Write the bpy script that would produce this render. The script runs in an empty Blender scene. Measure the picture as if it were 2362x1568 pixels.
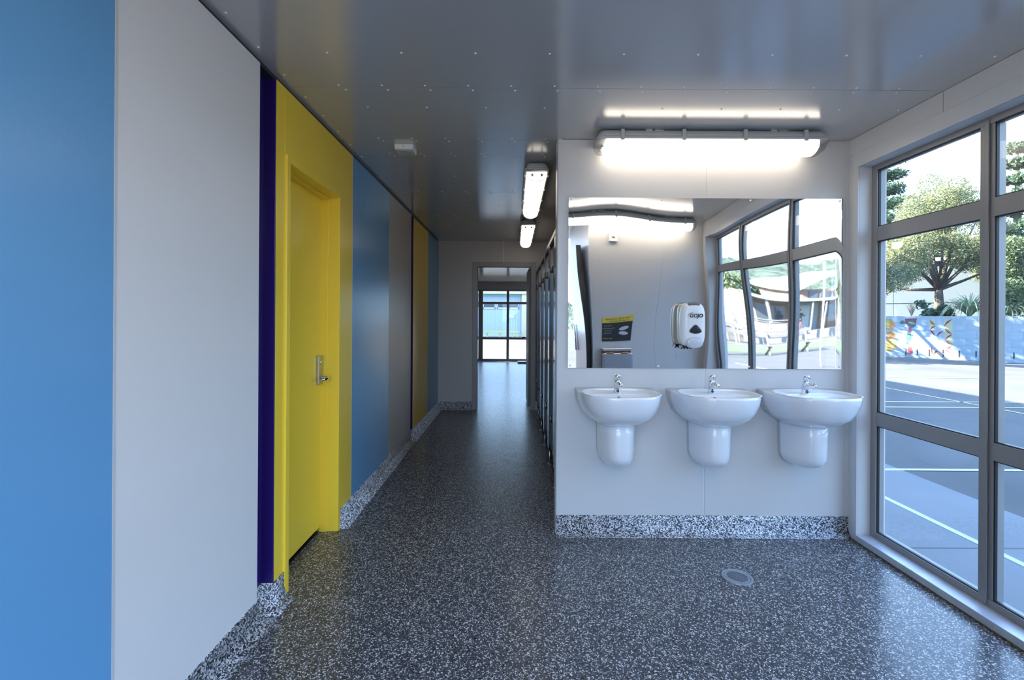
import bpy, math, random
from mathutils import Vector, Matrix, noise
random.seed(7)
C = bpy.context.scene.collection
S = bpy.context.scene
PI = math.pi

# ------------------------------------------------------------------ camera, sky, sun, exposure
F = 1060.0
cd = bpy.data.cameras.new('camera'); cam = bpy.data.objects.new('camera', cd); C.objects.link(cam)
cam.location = (0, 0, 1.31)
cam.rotation_euler = (math.radians(90), math.radians(0.0), 0)
cam.rotation_euler = (Matrix.Rotation(math.radians(90), 3, 'X') @ Matrix.Rotation(math.radians(0.33), 3, 'Z')).to_euler()
cd.sensor_width = 36; cd.lens = 36 * F / 2362
cd.shift_x = (1181 - 1185) / 2362; cd.shift_y = (733 - 784) / 2362
cd.clip_start = 0.02; cd.clip_end = 2000
S.camera = cam
S.view_settings.view_transform = 'Standard'; S.view_settings.look = 'None'
S.view_settings.gamma = 1; S.view_settings.use_curve_mapping = False
S.view_settings.exposure = 1.05

w = bpy.data.worlds.new('sky'); S.world = w; w.use_nodes = True
nt = w.node_tree; nt.nodes.clear()
tc = nt.nodes.new('ShaderNodeTexCoord'); sx = nt.nodes.new('ShaderNodeSeparateXYZ')
cr = nt.nodes.new('ShaderNodeValToRGB'); bg = nt.nodes.new('ShaderNodeBackground'); wo = nt.nodes.new('ShaderNodeOutputWorld')
nt.links.new(tc.outputs['Generated'], sx.inputs[0]); nt.links.new(sx.outputs['Z'], cr.inputs[0])
nt.links.new(cr.outputs[0], bg.inputs[0]); nt.links.new(bg.outputs[0], wo.inputs[0])
e = cr.color_ramp.elements
e[0].position = 0.0; e[0].color = (0.50, 0.72, 1.0, 1)
e[1].position = 1.0; e[1].color = (0.22, 0.42, 0.95, 1)
m_ = e.new(0.30); m_.color = (0.40, 0.62, 1.0, 1)
bg.inputs[1].default_value = 3.0

sd = bpy.data.lights.new('sun', 'SUN'); sun = bpy.data.objects.new('sun', sd); C.objects.link(sun)
sd.energy = 30; sd.angle = math.radians(0.6); sd.color = (1.0, 0.93, 0.82)
SUNV = Vector((-0.85, 0.30, 0.37)).normalized()
sun.rotation_euler = SUNV.to_track_quat('Z', 'Y').to_euler(); sun.location = (-10, 4, 12)

# ------------------------------------------------------------------ materials
def srgb(r, g, b):
    f = lambda c: (c/255/12.92) if c/255 <= 0.04045 else ((c/255+0.055)/1.055)**2.4
    return (f(r), f(g), f(b), 1)
def mat(name, col, rough=0.5, metal=0.0, spec=0.5, bump=0.0, bscale=300, vary=0.0, vscale=3, coat=0.0, bdist=0.001):
    m = bpy.data.materials.new(name); m.use_nodes = True; n = m.node_tree; b = n.nodes['Principled BSDF']
    if len(col) == 3: col = (*col, 1)
    b.inputs['Base Color'].default_value = col; b.inputs['Roughness'].default_value = rough
    b.inputs['Metallic'].default_value = metal; b.inputs['Specular IOR Level'].default_value = spec
    b.inputs['Coat Weight'].default_value = coat; b.inputs['Coat Roughness'].default_value = 0.08
    t = n.nodes.new('ShaderNodeTexCoord')
    nz = n.nodes.new('ShaderNodeTexNoise'); nz.inputs['Scale'].default_value = vscale; nz.inputs['Detail'].default_value = 4
    n.links.new(t.outputs['Object'], nz.inputs['Vector'])
    if vary > 0:
        r = n.nodes.new('ShaderNodeMapRange'); r.inputs[1].default_value = .3; r.inputs[2].default_value = .7
        r.inputs[3].default_value = 1 - vary; r.inputs[4].default_value = 1 + vary
        n.links.new(nz.outputs[0], r.inputs[0])
        mx = n.nodes.new('ShaderNodeVectorMath'); mx.operation = 'SCALE'; mx.inputs[0].default_value = col[:3]
        n.links.new(r.outputs[0], mx.inputs['Scale']); n.links.new(mx.outputs[0], b.inputs['Base Color'])
    if bump > 0:
        z2 = n.nodes.new('ShaderNodeTexNoise'); z2.inputs['Scale'].default_value = bscale; z2.inputs['Detail'].default_value = 2
        n.links.new(t.outputs['Object'], z2.inputs['Vector'])
        bp = n.nodes.new('ShaderNodeBump'); bp.inputs['Strength'].default_value = bump; bp.inputs['Distance'].default_value = bdist
        n.links.new(z2.outputs[0], bp.inputs['Height']); n.links.new(bp.outputs[0], b.inputs['Normal'])
    return m

def speckle(name, stops, rough, scale=170, stretch=0.55):
    """flake floor: voronoi chips coloured by a constant ramp"""
    m = bpy.data.materials.new(name); m.use_nodes = True; n = m.node_tree; b = n.nodes['Principled BSDF']
    t = n.nodes.new('ShaderNodeTexCoord')
    nz = n.nodes.new('ShaderNodeTexNoise'); nz.inputs['Scale'].default_value = 60; nz.inputs['Detail'].default_value = 2
    n.links.new(t.outputs['Object'], nz.inputs['Vector'])
    sc = n.nodes.new('ShaderNodeVectorMath'); sc.operation = 'SCALE'; sc.inputs['Scale'].default_value = 0.02
    n.links.new(nz.outputs['Color'], sc.inputs[0])
    ad = n.nodes.new('ShaderNodeVectorMath'); ad.operation = 'ADD'
    n.links.new(t.outputs['Object'], ad.inputs[0]); n.links.new(sc.outputs[0], ad.inputs[1])
    v = n.nodes.new('ShaderNodeTexVoronoi'); v.inputs['Scale'].default_value = scale
    n.links.new(ad.outputs[0], v.inputs['Vector'])
    s = n.nodes.new('ShaderNodeSeparateColor'); n.links.new(v.outputs['Color'], s.inputs[0])
    r = n.nodes.new('ShaderNodeValToRGB'); r.color_ramp.interpolation = 'CONSTANT'
    el = r.color_ramp.elements
    el[0].position = 0; el[0].color = (*stops[0][1], 1); el[1].position = stops[1][0]; el[1].color = (*stops[1][1], 1)
    for p, c in stops[2:]:
        k = el.new(p); k.color = (*c, 1)
    n.links.new(s.outputs[0], r.inputs[0]); n.links.new(r.outputs[0], b.inputs['Base Color'])
    b.inputs['Roughness'].default_value = rough
    bp = n.nodes.new('ShaderNodeBump'); bp.inputs['Strength'].default_value = 0.35; bp.inputs['Distance'].default_value = 0.0012
    n.links.new(s.outputs[1], bp.inputs['Height']); n.links.new(bp.outputs[0], b.inputs['Normal'])
    return m

def emis(name, col, strength):
    m = bpy.data.materials.new(name); m.use_nodes = True; n = m.node_tree; b = n.nodes['Principled BSDF']
    b.inputs['Base Color'].default_value = (.9, .9, .9, 1); b.inputs['Emission Color'].default_value = (*col, 1)
    b.inputs['Emission Strength'].default_value = strength
    return m

def glass(name, tint=(.96, .985, .975), refl=0.07):
    m = bpy.data.materials.new(name); m.use_nodes = True; n = m.node_tree; n.nodes.clear()
    o = n.nodes.new('ShaderNodeOutputMaterial'); tr = n.nodes.new('ShaderNodeBsdfTransparent'); tr.inputs[0].default_value = (*tint, 1)
    g = n.nodes.new('ShaderNodeBsdfGlossy'); g.inputs['Roughness'].default_value = 0.01
    lw = n.nodes.new('ShaderNodeLayerWeight'); lw.inputs['Blend'].default_value = .5
    pw = n.nodes.new('ShaderNodeMath'); pw.operation = 'POWER'; pw.inputs[1].default_value = 5
    fr = n.nodes.new('ShaderNodeMath'); fr.operation = 'MULTIPLY_ADD'; fr.inputs[1].default_value = .93; fr.inputs[2].default_value = .03
    n.links.new(lw.outputs['Facing'], pw.inputs[0]); n.links.new(pw.outputs[0], fr.inputs[0])
    mx = n.nodes.new('ShaderNodeMixShader')
    n.links.new(fr.outputs[0], mx.inputs[0]); n.links.new(tr.outputs[0], mx.inputs[1]); n.links.new(g.outputs[0], mx.inputs[2])
    n.links.new(mx.outputs[0], o.inputs[0])
    return m

def leafmat(name, c0, c1, trans=0.35):
    m = bpy.data.materials.new(name); m.use_nodes = True; n = m.node_tree; b = n.nodes['Principled BSDF']
    g = n.nodes.new('ShaderNodeNewGeometry'); r = n.nodes.new('ShaderNodeValToRGB')
    r.color_ramp.elements[0].color = (*c0, 1); r.color_ramp.elements[1].color = (*c1, 1)
    n.links.new(g.outputs['Random Per Island'], r.inputs[0]); n.links.new(r.outputs[0], b.inputs['Base Color'])
    b.inputs['Roughness'].default_value = 0.55
    tl = n.nodes.new('ShaderNodeBsdfTranslucent'); n.links.new(r.outputs[0], tl.inputs[0])
    mx = n.nodes.new('ShaderNodeMixShader'); mx.inputs[0].default_value = trans
    n.links.new(b.outputs[0], mx.inputs[1]); n.links.new(tl.outputs[0], mx.inputs[2])
    n.links.new(mx.outputs[0], n.nodes['Material Output'].inputs[0])
    return m

GREYW = mat('grey_wall_steel', (.60, .59, .58), .42, bump=.10, bscale=500)
GREYLIT = mat('grey_panel_lit', (.76, .745, .73), .36, bump=.12, bscale=400)  # same grey as the walls, lightened in colour for the bright foreground
GREYDIM = mat('grey_panel_dim', (.47, .44, .415), .36, bump=.12, bscale=400)  # same grey, darkened and warmed in colour for the dim corridor end
GREYT = mat('grey_trim', (.58, .58, .58), .30)
CEIL = mat('ceiling_steel', (.50, .485, .465), .13, spec=.8, bump=.30, bscale=260, bdist=.0006)
CEIL.node_tree.nodes['Principled BSDF'].inputs['IOR'].default_value = 2.0
BLUE = mat('blue_panel', (.14, .36, .62), .24, spec=.38, bump=.22, bscale=330)
YELL = mat('yellow_paint', (.94, .67, .06), .28, bump=.08, bscale=300)
PURP = mat('purple_paint', (.020, .009, .13), .30)
DARK = mat('dark_gap', (.03, .03, .035), .5)
FLOOR = speckle('flake_floor', [(0, (.055, .057, .064)), (.40, (.082, .084, .092)), (.66, (.14, .14, .145)), (.76, (.014, .014, .016)), (.84, (.60, .60, .61))], .25, scale=235)
COVE = speckle('flake_cove', [(0, (.05, .055, .07)), (.28, (.30, .32, .36)), (.42, (.75, .77, .82)), (.82, (.02, .025, .03))], .42, scale=190)
ALU = mat('window_aluminium', (.28, .272, .265), .42, metal=.2)
SILL = mat('light_aluminium', (.55, .57, .62), .35, metal=.2, vary=.12, vscale=9)
GASK = mat('black_rubber', (.012, .012, .014), .5)
GLASS = glass('window_glass')
PORC = mat('porcelain', (.80, .81, .83), .10, spec=.6, coat=.6)
CHROME = mat('chrome', (.78, .79, .82), .07, metal=1)
STEEL = mat('brushed_steel', (.55, .54, .52), .28, metal=1)
MIRR = mat('polished_steel_mirror', (.80, .815, .84), .018, metal=1)
SCREW = mat('screw_head', (.85, .85, .86), .3)
WPL = mat('white_plastic', (.78, .79, .80), .22)
GPL = mat('light_grey_plastic', (.50, .51, .50), .35)
CLEAR = glass('clear_plastic', (.80, .81, .82))
DIFF = emis('lamp_diffuser', (1.0, .87, .70), 2.2)
BLK = mat('black_laminate', (.022, .022, .026), .16, spec=.7)
BLKP = mat('black_plastic', (.02, .02, .022), .2)
BRN = mat('brown_grey_paint', (.16, .145, .135), .4)

# ------------------------------------------------------------------ mesh helpers
WL = {}
class M:
    def __init__(s): s.v = []; s.f = []; s.sm = []
    def add(s, vs, fs, smooth=False):
        o = len(s.v); s.v += [tuple(p) for p in vs]; s.f += [tuple(i + o for i in f) for f in fs]; s.sm += [smooth] * len(fs); return s
    def box(s, x0, x1, y0, y1, z0, z1):
        v = [(x0,y0,z0),(x1,y0,z0),(x1,y1,z0),(x0,y1,z0),(x0,y0,z1),(x1,y0,z1),(x1,y1,z1),(x0,y1,z1)]
        return s.add(v, [(0,3,2,1),(4,5,6,7),(0,1,5,4),(1,2,6,5),(2,3,7,6),(3,0,4,7)])
    def obox(s, c, ax, ay, az, hx, hy, hz):
        c = Vector(c); v = []
        for dz in (-1, 1):
            for dx, dy in ((-1,-1),(1,-1),(1,1),(-1,1)):
                v.append(c + ax*dx*hx + ay*dy*hy + az*dz*hz)
        return s.add(v, [(0,3,2,1),(4,5,6,7),(0,1,5,4),(1,2,6,5),(2,3,7,6),(3,0,4,7)])
    def loft(s, loops, cap0=True, cap1=True, closed=True, smooth=True):
        n = len(loops[0]); vs = [p for l in loops for p in l]; fs = []
        for i in range(len(loops)-1):
            for j in range(n if closed else n-1):
                k = (j+1) % n
                fs.append((i*n+j, i*n+k, (i+1)*n+k, (i+1)*n+j))
        if cap0: fs.append(tuple(range(n-1, -1, -1)))
        if cap1: fs.append(tuple(range((len(loops)-1)*n, len(loops)*n)))
        return s.add(vs, fs, smooth)
    def tube(s, pts, rad, n=10, smooth=True):
        pts = [Vector(p) for p in pts]; loops = []
        if not hasattr(rad, '__len__'): rad = [rad]*len(pts)
        up = None
        for i, p in enumerate(pts):
            d = (pts[min(i+1, len(pts)-1)] - pts[max(i-1, 0)]).normalized()
            if up is None: up = Vector((0,0,1)) if abs(d.z) < .9 else Vector((1,0,0))
            a = d.cross(up).normalized(); b = a.cross(d).normalized(); up = b
            loops.append([p + (a*math.cos(2*PI*k/n) + b*math.sin(2*PI*k/n))*rad[i] for k in range(n)])
        return s.loft(loops, smooth=smooth)
    def build(s, name, m, parent=None, bevel=0, seg=2, org=None):
        xs = [p[0] for p in s.v]; ys = [p[1] for p in s.v]; zs = [p[2] for p in s.v]
        L = Vector(org) if org else Vector(((min(xs)+max(xs))/2, (min(ys)+max(ys))/2, min(zs)))
        me = bpy.data.meshes.new(name); me.from_pydata([tuple(Vector(p)-L) for p in s.v], [], s.f)
        me.polygons.foreach_set('use_smooth', s.sm); me.materials.append(m); me.update()
        o = bpy.data.objects.new(name, me); C.objects.link(o); WL[o.name] = L
        if parent: o.parent = parent; o.location = L - WL[parent.name]
        else: o.location = L
        if bevel:
            b = o.modifiers.new('bevel', 'BEVEL'); b.width = bevel; b.segments = seg; b.limit_method = 'ANGLE'; b.angle_limit = math.radians(40)
        return o
def B(*a): return M().box(*a)
def tag(o, label=None, cat=None, group=None, kind=None):
    if label: o['label'] = label
    if cat: o['category'] = cat
    if group: o['group'] = group
    if kind: o['kind'] = kind
    return o
def empty(name, loc, label=None, cat=None, group=None, kind=None):
    o = bpy.data.objects.new(name, None); C.objects.link(o); o.location = loc; WL[o.name] = Vector(loc)
    o.empty_display_size = .1
    return tag(o, label, cat, group, kind)
def struct(o, label, cat): return tag(o, label, cat, kind='structure')
def copy_tree(o, parent=None, loc=None):
    c = o.copy(); C.objects.link(c); c.parent = parent
    if loc is not None: c.location = loc
    for ch in o.children: copy_tree(ch, c)
    return c
def text(name, body, m, size, loc, rot, parent=None, depth=.0006, bold=0, shear=0, align='CENTER', sx=1):
    cu = bpy.data.curves.new('t', 'FONT'); cu.body = body; cu.size = size; cu.align_x = align; cu.align_y = 'CENTER'
    cu.extrude = depth; cu.offset = bold; cu.shear = shear; cu.resolution_u = 3
    t = bpy.data.objects.new('t', cu); C.objects.link(t); bpy.context.view_layer.update()
    me = bpy.data.meshes.new_from_object(t.evaluated_get(bpy.context.evaluated_depsgraph_get()))
    bpy.data.objects.remove(t)
    me.materials.clear(); me.materials.append(m); me.name = name
    o = bpy.data.objects.new(name, me); C.objects.link(o)
    o.rotation_euler = rot; o.scale = (sx, 1, 1)
    o.location = Vector(loc) - (WL[parent.name] if parent else Vector((0,0,0)))
    if parent: o.parent = parent
    return o
def disc(c, ax, ay, r, n=24):
    return [Vector(c) + ax*math.cos(2*PI*k/n)*r + ay*math.sin(2*PI*k/n)*r for k in range(n)]
X_, Y_, Z_ = Vector((1,0,0)), Vector((0,1,0)), Vector((0,0,1))

XL, XR, YB, YF, CZ = -1.075, 2.04, 2.80, 6.55, 2.40
Y2 = 13.8
# ------------------------------------------------------------------ floor, ceiling
struct(B(-1.30, 2.04, -.45, Y2+.05, -.10, 0).build('floor', FLOOR), 'dark grey epoxy floor scattered with white and grey flakes', 'floor')
ceil = struct(B(-1.45, 2.35, -.9, Y2+.25, 2.408, 2.75).build('ceiling', DARK), 'glossy grey sheet steel ceiling with small domed screws', 'ceiling')
seams = [-.9, .37, 1.275, 2.182, 2.82, 3.08, 4.00, 4.92, 5.84, 6.59, 7.5, 8.4, 9.3, 10.2, 11.1, 12.0, 12.9, Y2+.03]
for a, b in zip(seams[:-1], seams[1:]):
    B(-1.13, 2.10, a+.0012, b-.0012, CZ, CZ+.012).build('ceiling_panel', CEIL, ceil)
dome = M(); lp = []
for r, z in ((.0052, 0), (.0048, -.0016), (.003, -.003), (.001, -.0035)): lp.append([(r*math.cos(k*PI/4), r*math.sin(k*PI/4), z) for k in range(8)])
dome.loft(lp, cap0=False)
dm = None
def screw(x, y, z=CZ, rot=None, parent=ceil):
    global dm
    if dm is None:
        dm = bpy.data.meshes.new('screw'); dm.from_pydata(dome.v, [], dome.f); dm.polygons.foreach_set('use_smooth', dome.sm); dm.materials.append(SCREW)
    o = bpy.data.objects.new('screw', dm); C.objects.link(o); o.parent = parent
    o.location = Vector((x, y, z)) - WL[parent.name]
    if rot: o.rotation_euler = rot
for y in (1.895, 2.385, 3.54, 4.46, 5.38):
    x = -.776 + (0 if y < 2 else .012)
    while x < (2.0 if y < 2.8 else .1):
        screw(x, y); x += .306
for y0 in (2.182, 2.82, 3.08, 4.00, 4.92):
    k = 0; x = -.83
    while x < (1.98 if y0 < 2.5 else .22):
        screw(x, y0-.022); screw(x+.018, y0+.022); x += .203
for k in range(11): screw(XL+.035, 1.02 + k*.21)

# ------------------------------------------------------------------ left wall with coloured panels
wl = struct(B(-1.32, -1.225, -.9, 6.60, -.1, 2.405).build('wall_left', DARK), 'long left wall of blue, grey, purple and yellow panels', 'wall')
PT = 2.380
def panel(y0, y1, m, lab, z0=.06):
    return tag(B(-1.15, XL, y0+.002, y1-.002, z0, PT).build('panel', m, wl, bevel=.0015), lab)
panel(-.9, 1.236, BLUE, 'blue wall panel nearest the camera')
panel(1.241, 1.94, GREYLIT, 'light grey wall panel before the purple strip')
B(-1.10, XL+.0015, 1.234, 1.2415, .06, PT).build('joint_strip', GREYT, wl)
def recess(y0, y1):
    m = M().box(-1.20, -1.128, y0, y1, .02, PT); m.box(-1.15, XL-.001, y1-.006, y1+.001, .02, PT); m.box(-1.15, XL-.001, y0-.001, y0+.001, .02, PT)
    m.box(-1.13, -1.122, y0+.028, y0+.031, .02, PT)
    tag(m.build('channel', PURP, wl, bevel=.001), 'recessed purple strip between panels')
recess(1.94, 2.072)
ym = M().box(-1.15, XL, 2.074, 2.160, .06, PT); ym.box(-1.15, XL, 2.160, 2.838, 2.070, PT); ym.box(-1.15, XL, 2.838, 3.053, .06, PT)
tag(ym.build('panel', YELL, wl), 'yellow wall panel around the yellow door')
B(-1.08, XL+.0015, 2.148, 2.152, 2.076, PT).build('joint_strip', YELL, wl)
B(-1.10, XL+.001, 3.0535, 3.0565, .1, PT).build('joint_strip', GREYT, wl)
panel(3.055, 3.957, BLUE, 'blue wall panel beyond the yellow door')
panel(3.957, 4.81, GREYDIM, 'grey wall panel deep in the corridor')
recess(4.81, 4.91)
panel(4.91, 5.755, YELL, 'yellow wall panel at the far end')
panel(5.755, 6.55, BLUE, 'last blue wall panel beside the far doorway')
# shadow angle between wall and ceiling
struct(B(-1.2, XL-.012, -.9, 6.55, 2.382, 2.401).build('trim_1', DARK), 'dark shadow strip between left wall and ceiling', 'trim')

# coves
def sweep(path, name, side=1):
    prof = [(.0045, .113), (.0055, .112), (.006, .05), (.011, .028), (.022, .012), (.040, .004), (.060, .0012)]
    pts = [Vector((p[0], p[1])) for p in path]; loops = []
    for i, p in enumerate(pts):
        ns = []
        if i > 0: d = (p-pts[i-1]).normalized(); ns.append(Vector((d.y, -d.x))*side)
        if i < len(pts)-1: d = (pts[i+1]-p).normalized(); ns.append(Vector((d.y, -d.x))*side)
        if len(ns) == 2:
            b = (ns[0]+ns[1]); n = b / (1+ns[0].dot(ns[1]))
        else: n = ns[0]
        loops.append([(p.x+n.x*o, p.y+n.y*o, z) for o, z in [(-.003, .113)] + prof + [(-.003, 0)]])
    return M().loft(loops).build(name, COVE)
struct(sweep([(XL, -.45), (XL, 1.94), (-1.128, 1.94), (-1.128, 2.066), (XL, 2.066), (XL, 2.156)], 'baseboard_left'), 'black and white flake cove along the left wall before the door', 'skirting')
struct(sweep([(XL, 2.842), (XL, 4.81), (-1.128, 4.81), (-1.128, 4.90), (XL, 4.90), (XL, YF), (-.592, YF)], 'baseboard_corridor'), 'dark flake cove along the corridor wall beyond the yellow door', 'skirting')
struct(sweep([(.264, YB), (XR, YB)], 'baseboard_back'), 'bright black and white flake cove below the three basins', 'skirting')

# ------------------------------------------------------------------ yellow door
d1 = empty('door_1', (XL, 2.5, 0), 'yellow flush door set in a yellow frame in the left wall', 'door', kind='structure')
fm = M()
fm.box(-1.225, XL+.010, 2.155, 2.190, 0, 2.072); fm.box(-1.225, XL+.010, 2.807, 2.842, 0, 2.072); fm.box(-1.225, XL+.010, 2.190, 2.807, 2.037, 2.072)
fm.box(-1.180, -1.133, 2.190, 2.198, 0, 2.037); fm.box(-1.180, -1.133, 2.800, 2.807, 0, 2.037); fm.box(-1.180, -1.133, 2.19, 2.807, 2.029, 2.037)
fm.build('door_frame', YELL, d1, bevel=.002)
leaf = B(-1.216, -1.176, 2.193, 2.803, .030, 2.030).build('door_leaf', YELL, d1, bevel=.0015)
B(-1.1765, -1.1735, 2.20, 2.797, .035, .235).build('kick_plate', YELL, leaf)
lv = B(-1.176, -1.158, 2.738, 2.792, .905, 1.078).build('lock_plate', STEEL, leaf, bevel=.003)
h = M().tube([(-1.158, 2.765, .945), (-1.118, 2.765, .945), (-1.108, 2.752, .945), (-1.106, 2.66, .945)], [.011, .010, .010, .009], 12)
h.build('lever_handle', CHROME, leaf)
kc = M().loft([[(-1.158+dx, 2.765+math.cos(2*PI*k/12)*r, 1.035+math.sin(2*PI*k/12)*r*1.5) for k in range(12)] for dx, r in ((0, .009), (.003, .009), (.004, .007))])
kc.build('lock_cylinder', CHROME, leaf)
B(-1.212, -1.18, 2.193, 2.803, .0, .004).build('under_door_shade', BLKP, d1)  # no sill here: black strip stands in for shade under the leaf

# ------------------------------------------------------------------ wash wall
wb = struct(M().box(.268, 2.04, 2.812, 2.895, 0, 2.4).build('wall_back', GREYW), 'light grey panelled wall carrying mirror and basins', 'wall')
B(.266, 1.160, YB, 2.812, .02, 2.398).build('panel', GREYW, wb); B(1.170, 2.036, YB, 2.812, .02, 2.398).build('panel', GREYW, wb)
B(1.159, 1.171, YB+.004, 2.81, .05, 2.398).build('joint_strip', mat('white_bead', (.72, .72, .72), .3), wb)
tm = M().box(.262, .288, YB-.003, YB, .02, 2.4); tm.box(.2605, .264, YB-.003, 2.90, .0, 2.4)
tm.build('corner_trim', GREYT, wb)
struct(M().box(2.018, 2.04, YB-.003, YB, .0, 2.4).build('trim_2', GREYT), 'thin grey corner bead beside the window wall', 'trim')

# ------------------------------------------------------------------ right wall + window 1
wr = M(); wr.box(XR, 2.20, 2.717, 14.0, -.05, 2.4); wr.box(XR, 2.20, -.45, .745, -.05, 2.4)
wr.box(XR, 2.20, .745, 2.717, 2.215, 2.4); wr.box(XR, 2.20, .745, 2.717, -.15, .038)
wr = struct(wr.build('wall_right', GREYW), 'grey wall around the tall window', 'wall')
for a, b in ((.66, 2.183), (2.187, 2.798)): B(XR-.004, XR, a, b, 2.30, 2.398).build('panel', GREYW, wr)
fl = M().box(XR-.010, XR, .70, 2.757, 2.215, 2.298); fl.box(XR-.010, XR, 2.717, 2.757, .036, 2.215); fl.box(XR-.010, XR, .70, .745, .036, 2.215)
fl.build('window_flashing', GREYT, wr, bevel=.0015)
sl = B(XR-.014, 2.118, .745, 2.717, .0, .040).build('window_sill', SILL, wr, bevel=.002)
B(XR-.018, XR-.013, .70, 2.79, 0, .006).build('sealant_line', mat('dirty_sealant', (.10, .085, .04), .8, vary=.6, vscale=60), wr)
w1 = empty('window_1', (2.13, 1.7, .04), 'tall grey aluminium window of nine panes looking onto the school yard', 'window', kind='structure')
XF = 2.112
B(XF, XF+.05, 2.677, 2.717, .040, 2.215).build('jamb', ALU, w1, bevel=.001); B(XF, XF+.05, .745, .785, .040, 2.215).build('jamb', ALU, w1)
B(XF, XF+.05, .785, 2.677, 2.185, 2.215).build('frame_head', ALU, w1, bevel=.001); B(XF, XF+.05, .785, 2.677, .040, .074).build('frame_sill', ALU, w1, bevel=.001)
cols = [(2.085, 2.677), (1.43, 2.025), (.785, 1.37)]
rows = [(.074, .694), (.772, 1.770), (1.853, 2.185)]
for y in (2.025, 1.37):
    mm = M().box(XF, XF+.055, y+.030, y+.060, .074, 2.185); mm.box(XF+.004, XF+.055, y, y+.030, .074, 2.185); mm.box(XF-.006, XF, y+.018, y+.034, .050, 2.205)
    mm.build('mullion', ALU, w1, bevel=.0015)
for a, b in cols:
    for z0, z1 in ((.694, .772), (1.770, 1.853)): B(XF+.002, XF+.05, a, b, z0, z1).build('transom', ALU, w1, bevel=.001)
    for z0, z1 in rows:
        g = M(); t = .005
        g.box(XF+.008, XF+.02, a, a+t, z0, z1); g.box(XF+.008, XF+.02, b-t, b, z0, z1); g.box(XF+.008, XF+.02, a, b, z0, z0+t); g.box(XF+.008, XF+.02, a, b, z1-t, z1)
        g.build('gasket', GASK, w1)
        B(XF+.014, XF+.018, a+.001, b-.001, z0+.001, z1-.001).build('pane', GLASS, w1)

# ------------------------------------------------------------------ entry wall (seen in the mirror)
we = M().box(.86, 2.04, .57, .65, 0, 2.4); we.box(.86, .94, -.45, .57, 0, 2.4)
we = struct(we.build('wall_entry', GREYW), 'grey wall opposite the basins, seen only in the mirror', 'wall')
B(1.556, 1.562, .65, .652, 0, 2.4).build('joint_strip', GREYT, we)
B(.853, .885, .645, .654, 0, 2.4).build('corner_trim', GREYT, we)
d3 = empty('door_3', (.80, .1, 0), 'dark entrance door folded back beside the entry, seen at the mirror edge', 'door', kind='structure')
B(.79, .835, -.35, .52, .02, 2.1).build('door_leaf', BLKP, d3); M().tube([(.77, -.2, .9), (.77, -.2, 1.3)], .012).build('pull_handle', CHROME, d3)

# ------------------------------------------------------------------ far wall and doorway
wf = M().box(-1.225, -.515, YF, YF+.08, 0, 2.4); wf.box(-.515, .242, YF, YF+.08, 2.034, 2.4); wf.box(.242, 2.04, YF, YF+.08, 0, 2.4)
wf = struct(wf.build('wall_far', GREYDIM), 'grey wall at the end of the corridor', 'wall')
B(-.159, -.149, YF-.004, YF, 2.105, 2.4).build('joint_strip', mat('shiny_bead', (.7, .7, .68), .2), wf)
d2 = empty('door_2', (-.135, YF, 0), 'open doorway at the end of the corridor', 'door', kind='structure')
fr = M().box(-.590, -.515, YF-.012, YF+.09, 0, 2.104); fr.box(.242, .312, YF-.012, YF+.09, 0, 2.104); fr.box(-.515, .242, YF-.012, YF+.09, 2.034, 2.104)
fr.build('door_frame', mat('door_frame_grey', (.30, .28, .27), .35), d2, bevel=.003)
a = Vector((-.012, .74, 0)).normalized(); bb = Vector((a.y, -a.x, 0))
lf = M().obox(Vector((.235, YF+.10, 1.03)) + a*.37 + bb*.0, a, bb, Z_, .37, .02, 1.0).build('door_leaf', BRN, d2)
M().tube([Vector((.235, YF+.10, 1.0)) + a*.68 - bb*.04, Vector((.235, YF+.10, 1.0)) + a*.68 - bb*.09, Vector((.235, YF+.10, 1.0)) + a*.58 - bb*.09], .01).build('lever_handle', CHROME, lf)

# far room
wn = struct(B(-1.33, -1.25, YF+.08, Y2+.05, -.1, 2.4).build('wall_far_left', GREYDIM), 'grey side wall of the room beyond the doorway', 'wall')
wz = M().box(-1.25, 2.04, Y2, Y2+.08, 2.155, 2.4); wz.box(1.9, 2.04, Y2, Y2+.08, 0, 2.155); wz.box(-1.25, 2.04, Y2, Y2+.08, -.15, .03)
struct(wz.build('wall_far_end', mat('header_grey', (.20, .19, .21), .4)), 'dark header wall over the far window', 'wall')
w2 = empty('window_2', (0, Y2, .03), 'distant window beyond the open doorway', 'window', kind='structure')
A2 = mat('far_window_aluminium', (.10, .10, .105), .4)
m = M().box(-1.25, 1.9, Y2, Y2+.05, 2.11, 2.155); m.box(-1.25, 1.9, Y2, Y2+.05, .03, .075)
m.build('frame', A2, w2)
for a_, b_ in ((-1.25, -1.20), (-1.06, -.925), (-.215, -.14), (.55, .62), (1.3, 1.37), (1.85, 1.9)):
    B(a_, b_, Y2-.01, Y2+.05, .075, 2.11).build('mullion', A2, w2)
for a_, b_ in ((-1.20, -1.06), (-.925, -.215), (-.14, .55), (.62, 1.3), (1.37, 1.85)):
    for z in (.66, 1.72): B(a_, b_, Y2, Y2+.05, z, z+.07).build('transom', A2, w2)
    for z0, z1 in ((.075, .66), (.73, 1.72), (1.79, 2.11)): B(a_, b_, Y2+.02, Y2+.026, z0, z1).build('pane', GLASS, w2)
tag(B(.12, .55, 13.2, 13.5, .0, .05).build('door_mat', BLKP, bevel=.004), 'dark mat lying before the distant window', 'mat')

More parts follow.
